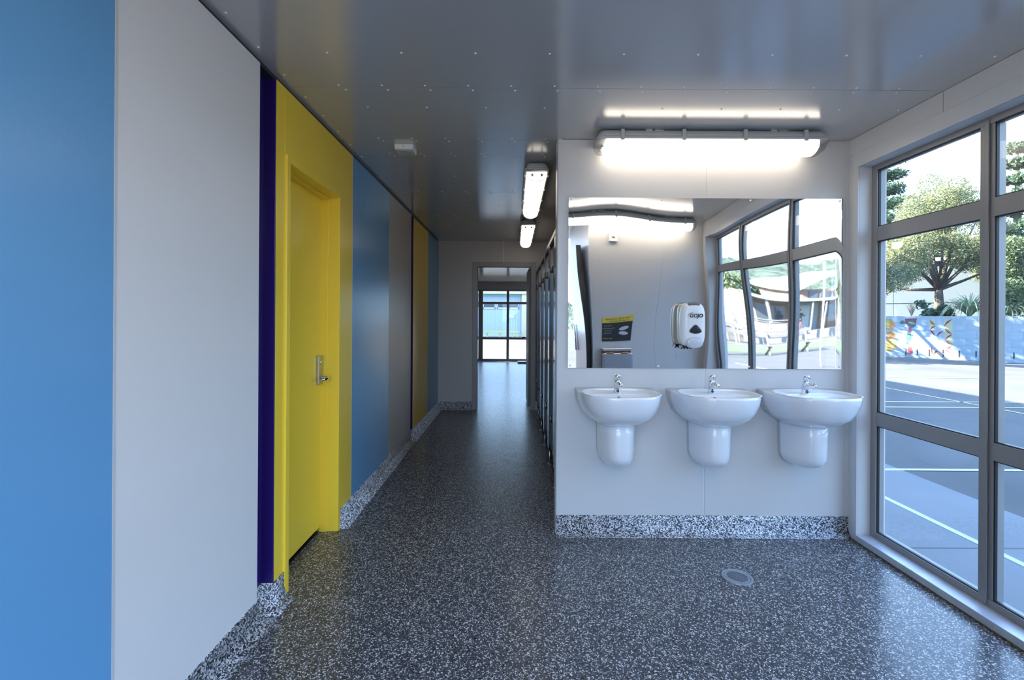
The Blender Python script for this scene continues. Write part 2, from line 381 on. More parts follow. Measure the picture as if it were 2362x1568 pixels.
# ------------------------------------------------------------------ toilet partition
tp = empty('toilet_partition', (.33, 4.7, 0), 'row of glossy black toilet cubicle fronts along the right of the corridor', 'partition')
PX = .315
ends = [2.92, 3.54, 4.13, 4.74, 5.36, 6.01, 6.53]
for k, y in enumerate(ends):
    p = B(PX, PX+.03, y-.07 if k else y-.02, y+.07 if k < 6 else y+.02, .14, 1.95).build('pilaster', BLK, tp, bevel=.003)
    if 0 < k < 6:
        f = M().tube([(PX+.015, y+.0, 0), (PX+.015, y, .14)], .010, 10); f.loft([disc((PX+.015, y, z), X_, Y_, r, 12) for z, r in ((.0, .024), (.006, .024), (.012, .014))])
        f.build('foot', STEEL, tp)
for a_, b_ in zip(ends[:-1], ends[1:]):
    d = B(PX+.004+.016, PX+.034, a_+.074, b_-.074, .16, 1.93).build('door', BLK, tp, bevel=.002)
    for z in (.42, 1.74):
        M().tube([(PX+.012, b_-.085, z-.03), (PX+.012, b_-.085, z+.03)], .007, 8).build('hinge', STEEL, d)
    M().loft([disc((PX+.02-dx, a_+.11, 1.0), Y_, Z_, r, 12) for dx, r in ((0, .012), (.018, .012), (.02, .009))]).build('knob', CHROME, d)
tag(B(PX-.004, PX+.034, 2.9, 6.53, 1.95, 1.985).build('head_rail', mat('rail_aluminium', (.62, .60, .57), .25, metal=.7), tp), 'pale metal head rail')
for k in range(1, 6):
    B(PX+.04, 1.9, ends[k]-.01, ends[k]+.01, .15, 1.9).build('divider', BLK, tp)

# ------------------------------------------------------------------ basins
def sel(hw, d, p=2.6, q=3.2, n=24, y0=0, yb=None):
    """closed loop in the XY plane, front half towards -Y from wall (local y=0)"""
    out = []
    for k in range(n):
        th = PI*k/(n-1); c, s_ = math.cos(th), math.sin(th)
        out.append((hw*math.copysign(abs(c)**(2/p), c), -(y0 + (d-y0)*abs(s_)**(2/q))))
    for k in range(1, n-1):
        th = PI*k/(n-1); c, s_ = -math.cos(th), math.sin(th)
        if yb is None: out.append((hw*(-1+2*k/(n-1)), 0))
        else: out.append((hw*math.copysign(abs(c)**(2/2.8), c), -(y0 - (y0-yb)*abs(s_)**(2/2.8))))
    return out
RZ = .890
def make_basin():
    r = empty('wash_basin', (.610, YB, .44))
    cx = .610
    bo = []
    D = .378; HW = .237
    for dz, s_, t in ((-.192, .40, .50), (-.189, .47, .57), (-.178, .57, .67), (-.157, .71, .79), (-.127, .85, .89), (-.09, .93, .945), (-.05, .985, .985), (-.014, 1, 1), (-.004, .997, .997), (0, .985, .985)):
        bo.append([(cx+x, YB-.001+y, RZ+dz) for x, y in sel(HW*s_, D*t)])
    for dz, hw, fy, by in ((.0, .216, .355, .030), (-.004, .209, .349, .034), (-.014, .202, .343, .042), (-.017, .196, .338, .135), (-.022, .193, .335, .140), (-.045, .183, .325, .150), (-.085, .150, .290, .168), (-.108, .09, .25, .195), (-.112, .02, .228, .215)):
        bo.append([(cx+x, YB+y, RZ+dz) for x, y in sel(hw, fy, 2.8, 2.6, y0=.215, yb=by)])
    M().loft(bo).build('bowl', PORC, r)
    B(cx-.009, cx+.009, YB-.1475, YB-.143, RZ-.0355, RZ-.0325).build('overflow_slot', DARK, r)
    M().loft([disc((cx, YB-.222, RZ+z), X_, Y_, q, 16) for z, q in ((-.112, .022), (-.109, .022), (-.108, .012))]).build('plug_hole', CHROME, r)
    sh = []
    for z, s_, t in ((.441, .16, .2), (.444, .38, .45), (.453, .60, .66), (.468, .77, .81), (.488, .89, .91), (.515, .955, .965), (.56, .97, .975), (.64, .985, .985), (.725, 1, 1)):
        sh.append([(cx+x, YB-.001+y, z) for x, y in sel(.108*s_, .236*t, 2.6, 2.3)])
    M().loft(sh).build('pedestal_shroud', PORC, r)
    # tap
    tz = RZ-.017; ty = YB-.095
    t = M()
    L_ = []
    for z, rr, dy in ((0, .0215, 0), (.006, .0205, -.001), (.02, .019, -.003), (.045, .0175, -.007), (.068, .017, -.010), (.074, .0165, -.011)):
        L_.append(disc((cx, ty+dy, tz+z), X_, Y_, rr, 20))
    t.loft(L_)
    tap = t.build('tap', CHROME, r)
    sp = M()
    pts = [(cx, ty-.006, tz+.030), (cx, ty-.030, tz+.043), (cx, ty-.060, tz+.057), (cx, ty-.085, tz+.062)]
    sp.tube(pts, [.017, .0155, .0125, .0115], 16); sp.tube([(cx, ty-.082, tz+.066), (cx, ty-.090, tz+.048)], [.0125, .0125], 16)
    sp.build('spout', CHROME, tap)
    M().loft([disc((cx, ty-.011+z*-.05, tz+z), X_, Y_, q, 20) for z, q in ((.074, .013), (.079, .013), (.080, .0175), (.104, .0180), (.108, .0165), (.110, .012))]).build('push_button', CHROME, tap)
    M().loft([[(cx+math.cos(2*PI*k/14)*.0085*q, ty-.0225+dy, tz+.014+math.sin(2*PI*k/14)*.0055*q) for k in range(14)] for dy, q in ((.003, 1), (-.001, 1), (-.0015, .7))]).build('front_badge', mat('dark_badge', (.08, .09, .11), .2, metal=.6), tap)
    return r
bas = make_basin()
tag(bas, 'white wall basin with chrome tap nearest the corridor', 'basin', 'three white basins under the mirror')
b2 = copy_tree(bas, loc=(1.163, YB, .44)); b2['label'] = 'white basin between the other two, across the wall joint'
b3 = copy_tree(bas, loc=(1.716, YB, .44)); b3['label'] = 'white basin closest to the tall window'

# ------------------------------------------------------------------ mirror
mr = empty('mirror', (1.162, YB, 1.009), 'wide polished steel mirror sheet screwed above the basins', 'mirror')
nx, nz_ = 84, 52; x0, x1, z0, z1 = .330, 1.994, 1.009, 2.044
vs = []; fs = []
def disp(u, v):
    d = .0021*math.sin(2*PI*u/1.15+.4)*math.cos(2*PI*(v-.1)/1.25) + .0009*math.sin(2*PI*v/.75+.6+u*2) + .0004*math.sin(2*PI*u/.5+v*3)
    d += .0011*math.sin(2*PI*(v-.05)/1.05)*math.exp(-((u-.45)/.35)**2)
    d +=   .0009*math.exp(-((u)/.07)**2) + .0005*math.exp(-((u-.87)/.06)**2)*math.sin(2*PI*v/1.0)
    if u > 1.643: d += (u-1.643)*.22
    return d
for j in range(nz_+1):
    for i in range(nx+1):
        u = (x1-x0)*i/nx; v = (z1-z0)*j/nz_
        vs.append((x0+u, YB-.0075 - disp(u, v), z0+v))
for j in range(nz_):
    for i in range(nx):
        a_ = j*(nx+1)+i; fs.append((a_, a_+1, a_+nx+2, a_+nx+1))
M().add(vs, fs, True).build('mirror_sheet', MIRR, mr)
M().box(x0, x1, YB-.003, YB, z0, z1).build('mirror_backing', STEEL, mr)
for sx_, sz_ in ((.343, 2.031), (.343, 1.024), (.895, 2.031), (.88, 1.022), (1.435, 2.031), (1.43, 1.022), (1.978, 2.031), (1.978, 1.024), (1.978, 1.53)):
    yy = YB-.0080-disp(sx_-x0, sz_-z0)
    M().loft([disc((sx_, yy-dy, sz_), X_, Z_, q, 10) for dy, q in ((-.002, .006), (.001, .006), (.0025, .004))]).build('screw', SCREW, mr)

# ------------------------------------------------------------------ soap dispenser
sp = empty('soap_dispenser', (1.055, YB, 1.135), 'white soap dispenser with dark window hanging on the mirror', 'soap dispenser')
cx = 1.055; zc = 1.270
def rrect(hw, hh, p, yy, zc_, cxx=cx, n=40):
    return [(cxx+hw*math.copysign(abs(math.cos(2*PI*k/n))**(2/p), math.cos(2*PI*k/n)), yy, zc_+hh*math.copysign(abs(math.sin(2*PI*k/n))**(2/p), math.sin(2*PI*k/n))) for k in range(n)]
YM = YB-.012
M().loft([rrect(.072, .122, 5, YM, zc+.010), rrect(.074, .126, 5, YM-.03, zc+.008), rrect(.074, .127, 5, YM-.05, zc+.006)]).build('back_housing', mat('ivory_plastic', (.62, .58, .46), .15, coat=.4), sp)
M().loft([rrect(.074, .128, 4.2, YM-.050, zc+.006), rrect(.073, .128, 4.2, YM-.075, zc+.005), rrect(.066, .123, 4, YM-.096, zc+.003), rrect(.050, .112, 3.6, YM-.106, zc+.002), rrect(.03, .085, 3.2, YM-.109, zc+.002), rrect(.006, .03, 3, YM-.110, zc+.002)]).build('front_cover', WPL, sp)
M().loft([rrect(.034, .012, 3, YM-.075, zc+.127), rrect(.036, .013, 3, YM-.096, zc+.121), rrect(.030, .008, 3, YM-.101, zc+.119)]).build('top_latch', mat('grey_latch', (.12, .12, .13), .4), sp)
wp = []
for q, yy in ((1, YM-.100), (1, YM-.112), (.9, YM-.1135)):
    wp.append([(cx+.005+math.cos(t)*.036*q*(1 if math.sin(t) < 0 else (1-.45*math.sin(t))), yy, zc-.030+(math.sin(t)*.036 if math.sin(t) > 0 else math.sin(t)*.016)*q) for t in [2*PI*k/28 for k in range(28)]])
M().loft(wp).build('level_window', mat('smoked_window', (.03, .03, .035), .08), sp)
M().loft([rrect(.050, .034, 2.3, YM-.092, zc-.098), rrect(.048, .032, 2.3, YM-.112, zc-.098), rrect(.038, .024, 2.3, YM-.118, zc-.098), rrect(.01, .006, 2.3, YM-.120, zc-.098)]).build('push_pad', mat('grey_push_pad', (.55, .58, .62), .12), sp)
nzl = M().box(cx-.06, cx+.005, YM-.075, YM-.02, zc-.131, zc-.118)
for k in range(4): nzl.box(cx-.058+k*.018, cx-.050+k*.018, YM-.05, YM-.035, zc-.140, zc-.128)
nzl.build('nozzle_bracket', BLKP, sp)
LOGO = mat('logo_dark', (.02, .03, .05), .4)
text('logo', 'GOJO', LOGO, .030, (cx+.008, YM-.1095, zc+.058), (PI/2, 0, 0), sp, depth=.002, bold=.0009, shear=.2, sx=1.0)
arc = M(); A0 = []; A1 = []
for k in range(13):
    t = math.radians(200 - 130*k/12); th = .0028*math.sin(PI*k/12)
    A0.append((cx-.012+math.cos(t)*.030, YM-.1115, zc+.056+math.sin(t)*.021)); A1.append((cx-.012+math.cos(t)*(.030-th), YM-.1115, zc+.056+math.sin(t)*(.021-th)))
arc.loft([A0, A1], False, False, closed=False, smooth=False).build('logo_arc', LOGO, sp)

# ------------------------------------------------------------------ fluorescent lights (built along X then turned)
def make_light(L=1.33):
    r = empty('ceiling_light', (0, 0, 2.24))
    h = L/2
    def ring(x, w0, w1, z0, z1): return None
    def prof(hl, top, pts):   # rounded-ended plan, stacked in z
        loops = []
        for z, hw, hx in pts:
            lo = []
            n = 6; rr = min(hw*.55, .03)
            for cxs, cys, a0 in ((hx-rr, hw-rr, 0), (-hx+rr, hw-rr, 90), (-hx+rr, -hw+rr, 180), (hx-rr, -hw+rr, 270)):
                for k in range(n+1):
                    t = math.radians(a0+90*k/n); lo.append((cxs+math.cos(t)*rr, cys+math.sin(t)*rr, z))
            loops.append(lo)
        return M().loft(loops)
    prof(0, 0, [(2.330, .078, h-.006), (2.345, .076, h-.010), (2.366, .066, h-.022), (2.369, .060, h-.028)]).build('housing', GPL, r)
    prof(0, 0, [(2.316, .082, h), (2.318, .084, h), (2.330, .084, h), (2.331, .081, h-.002)]).build('housing_rim', GPL, r)
    # glowing diffuser and clear ends
    def lens(xa, xb, grow=0):
        lo = []
        for x, s_ in ((xa, 1), (xa*.98+xb*.02, 1), (xb*.98+xa*.02, 1), (xb, 1)):
            lo.append([(x, -(.075+grow)*c, 2.317 - (.070+grow)*s_*abs(sn)**.75) for c, sn in [(math.cos(PI*k/14), math.sin(PI*k/14)) for k in range(15)]])
        return M().loft(lo)
    lens(-h+.055, h-.055, -.002).build('diffuser', DIFF, r)
    for sg in (-1, 1):
        lo = []
        for dx, s_ in ((.056, 1), (.03, .97), (.012, .80), (.003, .45)):
            lo.append([((h-dx)*sg, -.076*c*(1 if s_ > .5 else .97), 2.317 - .072*s_*abs(sn)**.75) for c, sn in [(math.cos(PI*k/14), math.sin(PI*k/14)) for k in range(15)]])
        M().loft(lo).build('end_lens', CLEAR, r)
        for yy in (-.033, .033):
            M().tube([((h-.062)*sg, yy, 2.288), ((h-.030)*sg, yy, 2.288)], .008, 8).build('tube_end', WPL, r)
    for x in (-.52, -.17, .18, .525):
        for sy in (-1, 1):
            M().box(x-.011, x+.011, min(sy*.074, sy*.089), max(sy*.074, sy*.089), 2.306, 2.368).build('clip', GPL, r, bevel=.003)
    for x in (-.36, .36):
        M().box(x-.018, x+.018, -.05, .05, 2.366, 2.378).box(x+.035, x+.085, -.045, .045, 2.368, 2.378).build('bracket', WPL, r)
    return r
lt = make_light(); lt.location = (1.135, 2.70, 2.262)
tag(lt, 'long fluorescent batten on the ceiling right above the mirror', 'ceiling light', 'ceiling batten lights')
l2 = copy_tree(lt, loc=(1.20, .80, 2.262)); l2['label'] = 'fluorescent batten seen reflected inside the mirror'
l3 = copy_tree(lt, loc=(.157, 3.84, 2.262)); l3.rotation_euler = (0, 0, PI/2); l3['label'] = 'nearer fluorescent batten over the corridor'
l4 = copy_tree(lt, loc=(.157, 5.70, 2.262)); l4.rotation_euler = (0, 0, PI/2); l4['label'] = 'farther fluorescent batten over the corridor'

DIFF2 = emis('lamp_diffuser_corridor', (1.0, .88, .74), 1.1)
DIFF3 = emis('lamp_diffuser_entry', (1.0, .87, .70), 4.5)
l5_fill = copy_tree(lt, loc=(-.10, -.30, 2.262)); l5_fill['label'] = 'added fill batten, unseen behind the camera, brightening the left wall'  # extra batten out of view, added to brighten the left wall panels
DIFF_FILL = emis('lamp_diffuser_doorway', (1.0, .87, .70), 10)  # strong glow for the added batten only
for l_, dm_ in ((l2, DIFF3), (l5_fill, DIFF_FILL), (l3, DIFF2), (l4, DIFF2)):
    for ch in l_.children:
        if ch.name.startswith('diffuser'): ch.data = ch.data.copy(); ch.data.materials[0] = dm_
# ------------------------------------------------------------------ ceiling detector
dt = empty('ceiling_sensor', (-.70, 2.945, 2.366), 'small square white sensor box on the ceiling left of the corridor lights', 'sensor')
B(-.757, -.640, 2.89, 3.0, 2.372, 2.400).build('sensor_housing', WPL, dt, bevel=.003)
B(-.754, -.643, 2.893, 2.997, 2.366, 2.374).build('cover_plate', mat('warm_white_plastic', (.62, .61, .55), .3), dt, bevel=.002)
M().loft([disc((-.699, 2.945, z), X_, Y_, q, 24) for z, q in ((2.366, .040), (2.3645, .040), (2.364, .036))]).build('sensor_ring', mat('ring_grey', (.5, .5, .46), .4), dt)
M().loft([disc((-.70, 2.89-dy, 2.386), X_, Z_, q, 10) for dy, q in ((-.001, .004), (.001, .004))]).build('indicator', mat('grey_dot', (.25, .25, .27), .4), dt)

# ------------------------------------------------------------------ floor drain
dr = empty('floor_drain', (1.143, 2.334, 0), 'round slotted metal floor drain in front of the basins', 'drain')
def dd(r, z, n=36): return disc((1.143, 2.334, z), X_, Y_, r, n)
DRM = mat('drain_metal', (.42, .46, .52), .3, metal=.6)
M().loft([dd(.074, .0), dd(.0735, .003), dd(.063, .0035), dd(.0625, .0015)], cap0=False, cap1=False, smooth=False).build('rim', DRM, dr)
M().loft([dd(.061, .0003), dd(.061, .0008)]).build('sump', GASK, dr)
g = M(); ang = math.radians(-38); ax = Vector((math.cos(ang), math.sin(ang), 0)); ay = Vector((-ax.y, ax.x, 0)); cc = Vector((1.143, 2.334, .0031))
for k in range(-4, 5):
    o_ = k*.0105; hl = math.sqrt(max(.0001, .050**2 - o_**2))
    g.obox(cc + ay*o_, ax, ay, Z_, hl+.002, .0024, .0003)
g.loft([dd(.0605, .0012), dd(.0605, .0034), dd(.048, .0034), dd(.048, .0012)], cap0=False, cap1=False, smooth=False)
g.build('slotted_cover', DRM, dr)

# ------------------------------------------------------------------ things on the entry wall (mirror only)
WY = .65
ps = empty('poster', (1.125, WY, 1.09), 'yellow and black hand drying poster seen in the mirror', 'poster')
B(.965, 1.285, WY, WY+.003, 1.09, 1.39).build('sheet', mat('poster_black', (.02, .022, .028), .4), ps)
B(.965, 1.285, WY+.003, WY+.004, 1.325, 1.39).build('header_band', mat('poster_yellow', (.75, .58, .06), .45), ps)
PK = mat('poster_ink', (.03, .03, .03), .5); PW = mat('poster_white', (.6, .62, .65), .5); PY = mat('poster_yellow_ink', (.75, .6, .1), .5)
RB = (PI/2, 0, PI)
text('poster_title', 'How to dry your hands', PK, .026, (1.125, WY+.0045, 1.368), RB, ps)
text('poster_title', 'in just 10 seconds.', PK, .026, (1.140, WY+.0045, 1.342), RB, ps)
for k, s_ in enumerate(('1  Insert hands', '2  Draw slowly upwards', '3  10 seconds', '   Hands are dry')): text('poster_line', s_, PW, .015, (1.035, WY+.0045, 1.29-.03*k), RB, ps)
text('poster_line', 'dyson airblade', PY, .019, (1.03, WY+.0045, 1.128), RB, ps)
hd = M()
for sg, zz, tt in ((1, 1.25, .5), (-1, 1.19, -.4)):
    hd.loft([[(1.20+.05*math.cos(2*PI*k/14)*q, WY+.0042, zz+.022*math.sin(2*PI*k/14)*q+ .02*tt*math.cos(2*PI*k/14)) for k in range(14)] for q in (1, .5)], False, True, smooth=False)
hd.build('hand_picture', PW, ps)
DRY = mat('dryer_silver', (.42, .43, .46), .25, metal=.5)
hdry = empty('hand_dryer', (1.12, WY, .72), 'silver grey hand dryer seen at the foot of the mirror', 'hand dryer')
def hw_(y, z0, z1, a, b): return [(a, y, z0), (b, y, z0), (b, y, z1), (a, y, z1)]
M().box(.955, 1.285, WY, WY+.13, .72, .94).build('dryer_body', DRY, hdry, bevel=.02, seg=3)
M().box(.955, 1.285, WY, WY+.09, .955, 1.00).build('dryer_back', DRY, hdry, bevel=.015, seg=3)
M().box(.97, 1.27, WY, WY+.08, .935, .958).build('hand_slot', DARK, hdry)
for x in (1.04, 1.20): M().loft([disc((x, WY+.10, z), X_, Y_, q, 16) for z, q in ((.935, .05), (.948, .045))]).build('hand_guide', mat('amber_lip', (.5, .25, .06), .4), hdry)
so = empty('wall_socket', (1.03, WY, 2.15), 'small white outlet box under the reflected light', 'outlet')
B(1.00, 1.07, WY, WY+.03, 2.12, 2.24).build('box', WPL, so, bevel=.004); M().loft([disc((1.035, WY+.03+d_, 2.17), X_, Z_, .015, 14) for d_ in (0, .004)]).build('dial', GPL, so)
tag(B(1.80, 1.88, WY, WY+.003, .90, .985).build('notice', mat('notice_paper', (.55, .56, .58), .5)), 'small blank pale notice at the bottom of the mirror view', 'notice')

# ================================================================== OUTDOORS
GZ = -.15
ASPH = mat('asphalt', (.075, .072, .068), .9, bump=.5, bscale=90, vary=.16, vscale=.7, bdist=.004)
CONC = mat('concrete', (.165, .165, .165), .85, bump=.3, bscale=60, vary=.10, vscale=1.3, bdist=.003)
WLINE = mat('white_line_paint', (.45, .45, .45), .6); YLINE = mat('yellow_line_paint', (.42, .33, .17), .6)
struct(B(-90, 160, -160, 160, GZ-.2, GZ).build('ground', ASPH), 'asphalt school yard around the building', 'ground')
struct(M().box(2.2, 3.78, -10, 16, GZ, GZ+.004).build('path_apron', CONC), 'pale concrete apron outside the window', 'paving')
jt = M()
for y in (2.94, -1.5, 7.4): jt.box(2.2, 3.78, y-.006, y+.006, GZ+.004, GZ+.0052)
jt.box(3.78, 12, 6.69, 6.71, GZ, GZ+.0012)
tag(jt.build('pavement_joint', DARK), 'thin dark joints across the paving outside', 'joint', kind='structure')
def line(name, x0, x1, y0, y1, m, lab): return tag(B(x0, x1, y0, y1, GZ+.004, GZ+.007).build(name, m), lab, 'painted line')
line('painted_line', 3.025, 3.075, -9, 4.50, WLINE, 'white painted line running beside the window')
line('painted_line', 3.075, 13, 4.45, 4.50, WLINE, 'white painted line crossing the shaded asphalt')
line('painted_line', 2.6, 14, 8.17, 8.23, YLINE, 'pale yellow court line, farther of two close together')
line('painted_line', 2.6, 14, 7.66, 7.72, YLINE, 'pale yellow court line, nearer of two close together')
line('painted_line', 7.97, 8.03, -12, 12, YLINE, 'yellow court line slanting to the shadow edge')
line('painted_line', 4, 16, 11.6, 11.66, YLINE, 'yellow line in the sunlit yard')

# ---------------- painted block wall
P0 = Vector((13.2, 20.57, 0)); P1 = Vector((20.6, 11.99, 0)); WD = (P1-P0).normalized(); WN = Vector((WD.y, -WD.x, 0))
if WN.dot(Vector((-1, -1, 0))) < 0: WN = -WN
WLEN = (P1-P0).length
wallE = empty('garden_wall', tuple(P0 + Vector((0, 0, GZ))), 'pale blue painted block wall with a mural, under the trees', 'wall')
PBLUE = mat('pale_blue_paint', (.20, .26, .31), .7, bump=.3, bscale=60, vary=.07, vscale=1.2)
bh = (1.465-GZ)/6; bw = .56
def onwall(s, z, out=0): return P0 + WD*s + WN*out + Vector((0, 0, z))
core = M().obox(onwall(WLEN/2, (GZ+1.46)/2, -.112), WD, WN, Z_, WLEN/2, .0955, (1.46-GZ)/2)
core.build('wall_core', PBLUE, wallE)
bm_cache = {}
for r_ in range(6):
    s = -(bw/2 if r_ % 2 else 0)
    while s < WLEN-.01:
        a_, b_ = max(0, s), min(WLEN, s+bw)
        if b_-a_ > .05:
            key = round(b_-a_, 3)
            if key not in bm_cache:
                me_o = M().obox((0, 0, bh/2), WD, WN, Z_, (b_-a_)/2-.002, .0125, bh/2-.002)
                me = bpy.data.meshes.new('block'); me.from_pydata([tuple(v) for v in me_o.v], [], me_o.f); me.materials.append(PBLUE); bm_cache[key] = me
            o = bpy.data.objects.new('block', bm_cache[key]); C.objects.link(o); o.parent = wallE
            o.location = onwall((a_+b_)/2, GZ+bh*r_, -.0125 + random.uniform(-.0015, .0015)) - WL[wallE.name]
        s += bw
# mural: s along wall from pixel column
def s_of(px):
    k = (px-1185)/1060.0     # X = k*Y
    return (k*P0.y-P0.x)/(WD.x-k*WD.y)
def z_of(px, py):
    p = onwall(s_of(px), 0); hy = 733+.0085*(px-1185); return 1.31-(py-hy)*p.y/1060.0
def paint(name, polys, m, lab, out=.004):
    mm = M()
    for poly in polys:
        lo = [onwall(s_of(x), z_of(x, y), out) for x, y in poly]; l2_ = [p - WN*.003 for p in lo]
        mm.loft([l2_, lo], smooth=False)
    o = mm.build(name, m, wallE); o['label'] = lab; return o
PM = lambda n, c: mat('mural_'+n, tuple(.45*q for q in c), .7)
Q = lambda x, y: (2010+x/6.71, 680+y/6.71)
def leafp(x0, y0, x1, y1, wd):
    pts = []; d = Vector((x1-x0, y1-y0)); n = Vector((-d.y, d.x)).normalized()
    for k in range(9): t = k/8; pts.append(Q(*(Vector((x0, y0)) + d*t + n*wd*math.sin(PI*t))))
    for k in range(7, 0, -1): t = k/8; pts.append(Q(*(Vector((x0, y0)) + d*t - n*wd*math.sin(PI*t)*.25)))
    return pts
CRM, MAR = PM('cream', (.66, .66, .40)), PM('maroon', (.26, .03, .05))
paint('mural_band', [[Q(885, 390), Q(990, 388), Q(1000, 560), Q(905, 570)], [Q(1128, 395), Q(1255, 395), Q(1275, 1000), Q(1140, 985)], [Q(860, 830), Q(940, 840), Q(1120, 965), Q(950, 950)]], CRM, 'cream painted bands')
LEAVES = ((895, 395, 1000, 490), (1000, 495, 905, 560), (905, 560, 975, 650), (1010, 660, 1115, 580), (1250, 395, 1120, 510), (1125, 520, 1260, 630), (1262, 630, 1135, 715), (1140, 715, 1262, 790), (1262, 790, 1145, 850), (838, 830, 935, 815), (935, 820, 960, 945), (960, 945, 1040, 880), (1050, 880, 1125, 930))
paint('mural_midline', [[Q(x0+dx_, y0+4), Q(x1+dx_, y1+4), Q(x1+dx_, y1+10), Q(x0+dx_, y0+10)] for x0, y0, x1, y1 in LEAVES for dx_ in (0,)], PM('white', (.85, .8, .8)), 'white lines along the painted leaves', .009)
paint('mural_leaf', [leafp(*a_) for a_ in ((895, 395, 1000, 490, 26), (1000, 495, 905, 560, 20), (905, 560, 975, 650, -24), (1010, 660, 1115, 580, -24), (1250, 395, 1120, 510, 26), (1125, 520, 1260, 630, 28), (1262, 630, 1135, 715, 22), (1140, 715, 1262, 790, 26), (1262, 790, 1145, 850, -22), (838, 830, 935, 815, 18), (935, 820, 960, 945, 26), (960, 945, 1040, 880, -24), (1050, 880, 1125, 930, 22), (1150, 860, 1215, 915, 14))], MAR, 'maroon painted leaf shapes', .007)
def blob(cx_, cy_, rx, ry, n=16, ph=0): return [Q(cx_+rx*math.cos(2*PI*k/n)*(1+.12*math.sin(3*2*PI*k/n+ph)), cy_+ry*math.sin(2*PI*k/n)*(1+.1*math.cos(2*2*PI*k/n+ph))) for k in range(n)]
paint('mural_figure', [blob(265, 470, 100, 92), blob(280, 800, 112, 90, ph=2), blob(300, 640, 70, 70, ph=1)], PM('orange', (.72, .36, .10)), 'orange painted figure')
paint('mural_stripe', [blob(255, 460, 26, 85), blob(330, 780, 30, 95, ph=1), blob(240, 830, 26, 60)], PM('lime', (.62, .62, .14)), 'yellow green stripes of the painted figure', .007)
paint('mural_flag', [[Q(520, 385), Q(705, 378), Q(690, 470), Q(525, 465)], blob(600, 880, 42, 65)], PM('red', (.34, .06, .08)), 'dull red painted shapes')
paint('mural_creature', [blob(480, 440, 40, 30), blob(620, 470, 65, 60), blob(580, 660, 36, 85), blob(555, 760, 22, 30)], PM('green', (.07, .22, .17)), 'dark green painted shapes', .007)
paint('mural_petal', [blob(598, 545, 22, 55)], PM('pink', (.70, .08, .20)), 'pink painted petal', .009)
for px, a_, b_ in ((2090, 808, 822), (2116, 808, 822), (2144, 808, 824), (2176, 809, 826), (2213, 811, 827), (2252, 812, 826), (2315, 802, 810), (2339, 816, 831)):
    s = s_of(px)
    M().obox((onwall(s, (z_of(px, a_)+z_of(px, b_))/2, 0)), WD, WN, Z_, .018, .006, (z_of(px, a_)-z_of(px, b_))/2).build('weep_slot', GASK, wallE)
SOIL = mat('soil_bank', (.10, .075, .05), .95, vary=.3, vscale=2)
bk = M().obox(onwall(WLEN/2, .65, -2.2), WD, WN, Z_, WLEN/2, 1.98, .78).build('planting_bed', SOIL); tag(bk, 'soil bed held behind the mural wall', 'garden bed', kind='structure')

# ---------------- pale blue panelled building behind the trees
bb_ = empty('blue_building', (22, 27, GZ), 'pale blue panelled building standing behind the yard trees', 'building')
def onb(s, z, out=0): return P0 + WD*s + WN*(-7+out) + Vector((0, 0, z))
BBL = mat('building_blue', (.055, .075, .095), .7, vary=.04, vscale=.5)
M().obox(onb(6, 2.0, -1.05), WD, WN, Z_, 14, 1.0, 2.2).build('building_core', BBL, bb_)
for i in range(-5, 12):
    for z0, z1 in ((GZ, 2.15), (2.17, 4.2)):
        M().obox(onb(i*1.75+.9, (z0+z1)/2, -.03), WD, WN, Z_, .866, .03, (z1-z0)/2-.008).build('wall_panel', BBL, bb_)
M().obox(onb(6, 4.28, -.9), WD, WN, Z_, 14.3, 1.2, .08).build('roof_edge', WPL, bb_)

# ---------------- vegetation
def leaves(clusters, n, size, seed=1, shell=.55, long=1.6):
    rnd = random.Random(seed); m_ = M(); tot = sum(r[3]*r[3] if len(r) > 3 else 1 for r in clusters)
    for (cx_, cy_, cz_, rr) in clusters:
        k = int(n*rr*rr/tot)
        for _ in range(k):
            d = Vector((rnd.gauss(0, 1), rnd.gauss(0, 1), rnd.gauss(0, 1))).normalized()
            p = Vector((cx_, cy_, cz_)) + Vector((d.x, d.y, d.z*.8))*rr*(shell+(1-shell)*rnd.random()**.6)*rnd.uniform(.85, 1.12)
            a_ = Vector((rnd.gauss(0, 1), rnd.gauss(0, 1), rnd.gauss(0, .7))).normalized(); b_ = a_.cross(Vector((rnd.gauss(0, 1), rnd.gauss(0, 1), rnd.gauss(0, 1)))).normalized()
            s_ = size*rnd.uniform(.6, 1.3)
            i0 = len(m_.v)
            m_.v += [tuple(p-a_*s_*long*.5), tuple(p+b_*s_*.4), tuple(p+a_*s_*long*.5), tuple(p-b_*s_*.4)]
            m_.f.append((i0, i0+1, i0+2, i0+3)); m_.sm.append(False)
    return m_
BARK = mat('bark', (.10, .075, .055), .9, bump=.8, bscale=20, bdist=.02, vary=.3)
OLV = leafmat('olive_leaves', (.08, .10, .038), (.27, .28, .15)); DGR = leafmat('dark_needles', (.035, .07, .045), (.10, .16, .09)); MGR = leafmat('mid_leaves', (.045, .075, .03), (.15, .18, .085))
def at(px, py, Y):
    hy = 733+.0085*(px-1185); return Vector(((px-1185)*Y/1060, Y, 1.31-(py-hy)*Y/1060))
